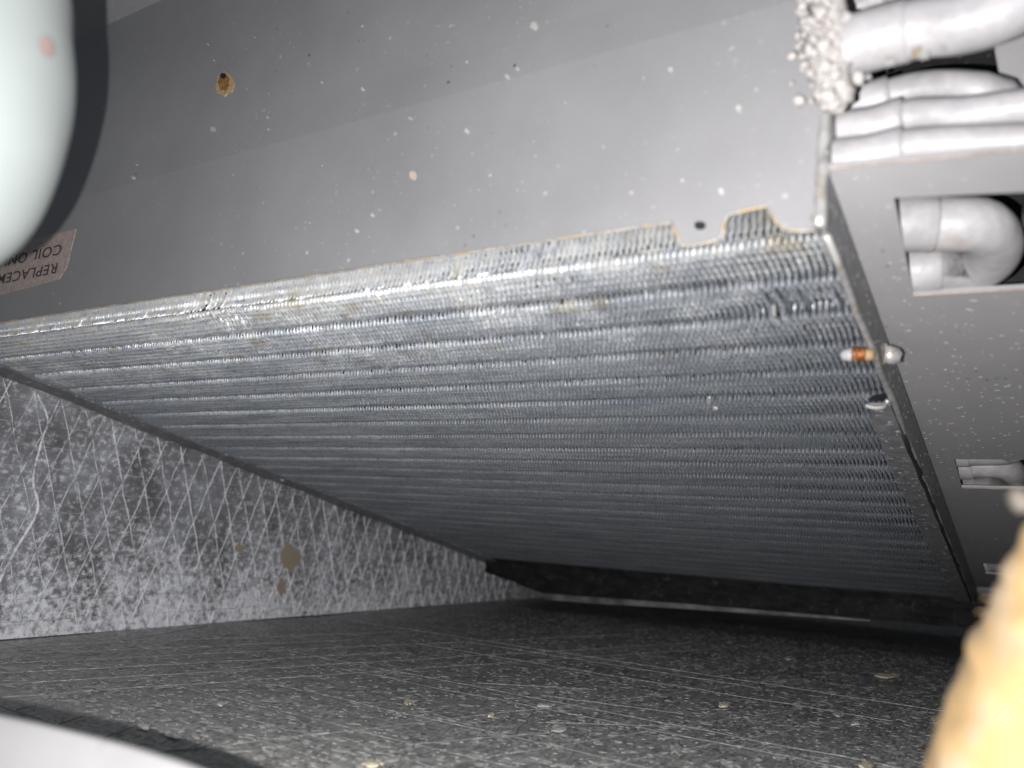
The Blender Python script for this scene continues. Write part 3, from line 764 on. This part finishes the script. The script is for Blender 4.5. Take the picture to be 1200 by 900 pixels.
# white enamelled panel edge at the lower left
wl = thing('white_panel_edge', 'blurred white enamelled panel edge close at the lower left corner', 'metal panel', tuple(hit(60, 900, UZ, (0, 0, .03))))
ol = [(-160, 812), (-60, 826), (0, 838), (60, 851), (130, 868), (185, 884), (240, 903), (330, 945), (420, 1000)]
zt = .040
tp = spline([hit(a_, b_, UZ, (0, 0, zt)) for a_, b_ in ol], 4)
V = []; nT = len(tp); prof = [(.004, -.003), (.0015, -.0004), (0, 0), (-.0015, -.0006), (-.004, -.006), (-.020, -.032), (-.10, -.0385)]
for p in tp:
    d = np.array([p[0], p[1], 0]); d /= np.linalg.norm(d)
    for (a_, h_) in prof: V.append(p + d * a_ + UZ * h_)
k_ = len(prof); Fc = [(i * k_ + q, i * k_ + q + 1, (i + 1) * k_ + q + 1, (i + 1) * k_ + q) for i in range(nT - 1) for q in range(k_ - 1)]
obj('panel_body', V, Fc, WHITEPAN, wl, smooth=True)

# ---------------------------------------------------------------- crumbs on the floor
def flake(cx, cy, rx, ry, mat, label, seed):
    poly = [hit(px, py, UZ, (0, 0, .0008)) for px, py in blob_poly(cx, cy, rx, ry, 12, .55, seed)]
    c = np.mean(poly, axis=0); poly = [p + UZ * random.uniform(-.0002, .0006) for p in poly]
    n = len(poly); top = [p * random.uniform(.6, .95) + c * .05 + UZ * random.uniform(-.0001, .0006) for p in poly]; top = [c + (t_ - c) * .8 + (0 * t_) for t_ in [p * .8 + c * .2 + UZ * random.uniform(.0002, .0008) for p in poly]]; bot = [p - UZ * .0008 for p in poly]
    V = bot + poly + top + [c + UZ * .0006]
    Fq = []
    for i in range(n):
        j = (i + 1) % n; Fq += [(i, j, n + j, n + i), (n + i, n + j, 2 * n + j, 2 * n + i), (2 * n + i, 2 * n + j, 3 * n)]
    o = obj('debris_flake', V, Fq, mat); tag(o, label, 'flake', 'flakes of debris lying on the floor'); return o
flake(791, 876, 11, 9, PALEFLAKE, 'pale angular flake on the floor below the middle, near the bottom edge', 3)
flake(984, 836, 11, 5, PALEFLAKE, 'white irregular flake on the floor left of the yellow wool', 5)
flake(1003, 847, 8, 3, PALEFLAKE, 'thin grey crumb just below the white irregular flake', 6)
flake(849, 825, 8, 3.5, FLAKE, 'small flat tan flake on the dark floor right of the middle', 7)
flake(1040, 791, 17, 3, FLAKE, 'long thin tan splinter on the floor under the right end of the fins', 8)
flake(1016, 895, 11, 7, FLAKE, 'tan lump on the floor at the bottom edge beside the yellow wool', 9)
flake(478, 822, 6, 4, FLAKE, 'yellowish tan crumb on the floor left of the middle', 10)
flake(576, 837, 5, 4, FLAKE, 'tiny yellowish crumb on the floor amid the scratches in the middle', 11)
flake(170, 850, 9, 4, PALEFLAKE, 'pale flake on the floor next to the white panel edge', 12)
flake(258, 824, 6, 2.5, PALEFLAKE, 'small white flake on the floor in the left part', 13)
flake(437, 894, 14, 5, FLAKE, 'broad tan crumb on the floor at the bottom edge left of the middle', 14)
flake(640, 826, 14, 3, PALEFLAKE, 'thin pale shaving on the floor in the middle among the scratches', 15)
flake(655, 852, 13, 6, PALEFLAKE, 'pale torn shred on the floor just below the thin shaving', 16)
flake(926, 771, 9, 2, PALEFLAKE, 'faint grey sliver on the floor in the shade under the fins', 17)
gr = []
for k in range(2600):
    x_ = R2.uniform(-.5, .05); y_ = .2 + .7 * R2.random() ** 1.4; r_ = R2.uniform(.0002, .0007)
    a0 = R2.random() * 6; c = np.array([x_, y_, .0001])
    q = [c + np.array([math.cos(a0 + t) * r_ * R2.uniform(.6, 1.6), math.sin(a0 + t) * r_, 0]) for t in (0, 1.7, 3.1, 4.6)]
    gr.append((q + [c + UZ * r_ * .8], [(0, 1, 4), (1, 2, 4), (2, 3, 4), (3, 0, 4)]))
v, f = merge(gr); o = obj('grit', v, f, simple('grit', (.42, .40, .36), .8, 0, 60, .3)); tag(o, 'fine pale grit scattered over the dark floor', 'grit', kind='stuff')
# specks caught on the fins
for (px, py, rx, ry, lb, sd) in ((831, 470, 3, 5, 'white speck caught on the fins right of their middle', 1), (907, 365, 3, 8, 'upright white sliver caught on the fins near their right side', 2), (838, 480, 4, 1.6, 'flat white crumb just below the white speck on the fins', 3)):
    poly = [hit(a_, b_, NC, coil(0, 0, -.0006)) for a_, b_ in blob_poly(px, py, rx, ry, 10, .4, sd)]
    v, f = prism(poly, -NC * .001); o = obj('fin_debris', v, f, PALEFLAKE); tag(o, lb, 'speck', 'specks caught on the fins')
print('fins', nf)

# ---------------------------------------------------------------- scuffs and chips too small to pick apart
def chips(n, place, r0, r1, el, name, mat, parent, nrm, ax):
    parts = []; nrm = np.asarray(nrm, float); ax = np.asarray(ax, float); bx = np.cross(nrm, ax); bx /= np.linalg.norm(bx)
    for _ in range(n):
        c = place(); rr_ = R2.uniform(r0, r1) * (2.0 if R2.random() < .12 else 1); th_ = R2.gauss(0, .5); m = R2.choice((5, 6, 7))
        q = []
        for k in range(m):
            a = 2 * math.pi * k / m; u_ = rr_ * el * R2.uniform(.5, 1.2) * math.cos(a); w_ = rr_ * R2.uniform(.5, 1.2) * math.sin(a)
            q.append(c + ax * (u_ * math.cos(th_) - w_ * math.sin(th_)) + bx * (u_ * math.sin(th_) + w_ * math.cos(th_)))
        top = [c + (p - c) * .7 + nrm * .00012 for p in q]
        parts.append((q + top, [tuple(range(m, 2 * m))] + [(k, (k + 1) % m, m + (k + 1) % m, m + k) for k in range(m)]))
    v, f = merge(parts); o = obj(name, v, f, mat, parent, loc=None if parent else (0, 0, 0)); o['kind'] = 'stuff'; return o
SCUFF = simple('pale_scuff', (.52, .51, .50), .7, 0, 900, .5)
SCUFF2 = simple('floor_scuff', (.80, .79, .76), .7, 0, 400, .35)
def on_plate():
    while True:
        x_ = R2.uniform(-.042, .005); s_ = R2.choice((R2.uniform(0, .30), R2.uniform(.07, .26))) if R2.random() < .9 else R2.uniform(.3, .5)
        if x_ < -.033 or .078 < s_ < .25 or .31 < s_ < .5: return coil(x_, s_, WP - .0001)
chips(190, on_plate, .00015, .0005, 1.8, 'paint_scuffs', SCUFF, cl, NC, EX)
chips(60, lambda: coil(R2.uniform(-.0555, -.0450), R2.uniform(.15, .5), -.0029), .0002, .0005, 1.2, 'flange_scuffs', SCUFF, cl, NC, EX)
chips(50, lambda: coil(-.0451, R2.uniform(.0, .3), R2.uniform(0, .016)) + np.array([.0024, 0, 0]), .00015, .0005, 1.2, 'sheet_scuffs', SCUFF, cl, EX, S)
def on_panel():
    q = pz(R2.uniform(60, 940), R2.uniform(10, 290)); z_ = max(q[1], .182); return pp(q[0], z_, .0001)
chips(60, on_panel, .00012, .00036, 1.2, 'dried_spots', SCUFF, pan, PN, EX)
def on_floor():
    x_ = R2.uniform(-.5, .05); y_ = .22 + .6 * R2.random() ** 1.3; return np.array([x_, y_, .0006 + .0009 * noise.noise(Vector((x_ * 14, y_ * 14, 0))) - .0006])
o = chips(5200, on_floor, .0005, .0017, 1.6, 'floor_scuffs', SCUFF2, None, UZ, EX); tag(o, 'fine scuffs and pale specks all over the dark foil floor', 'scuffs')
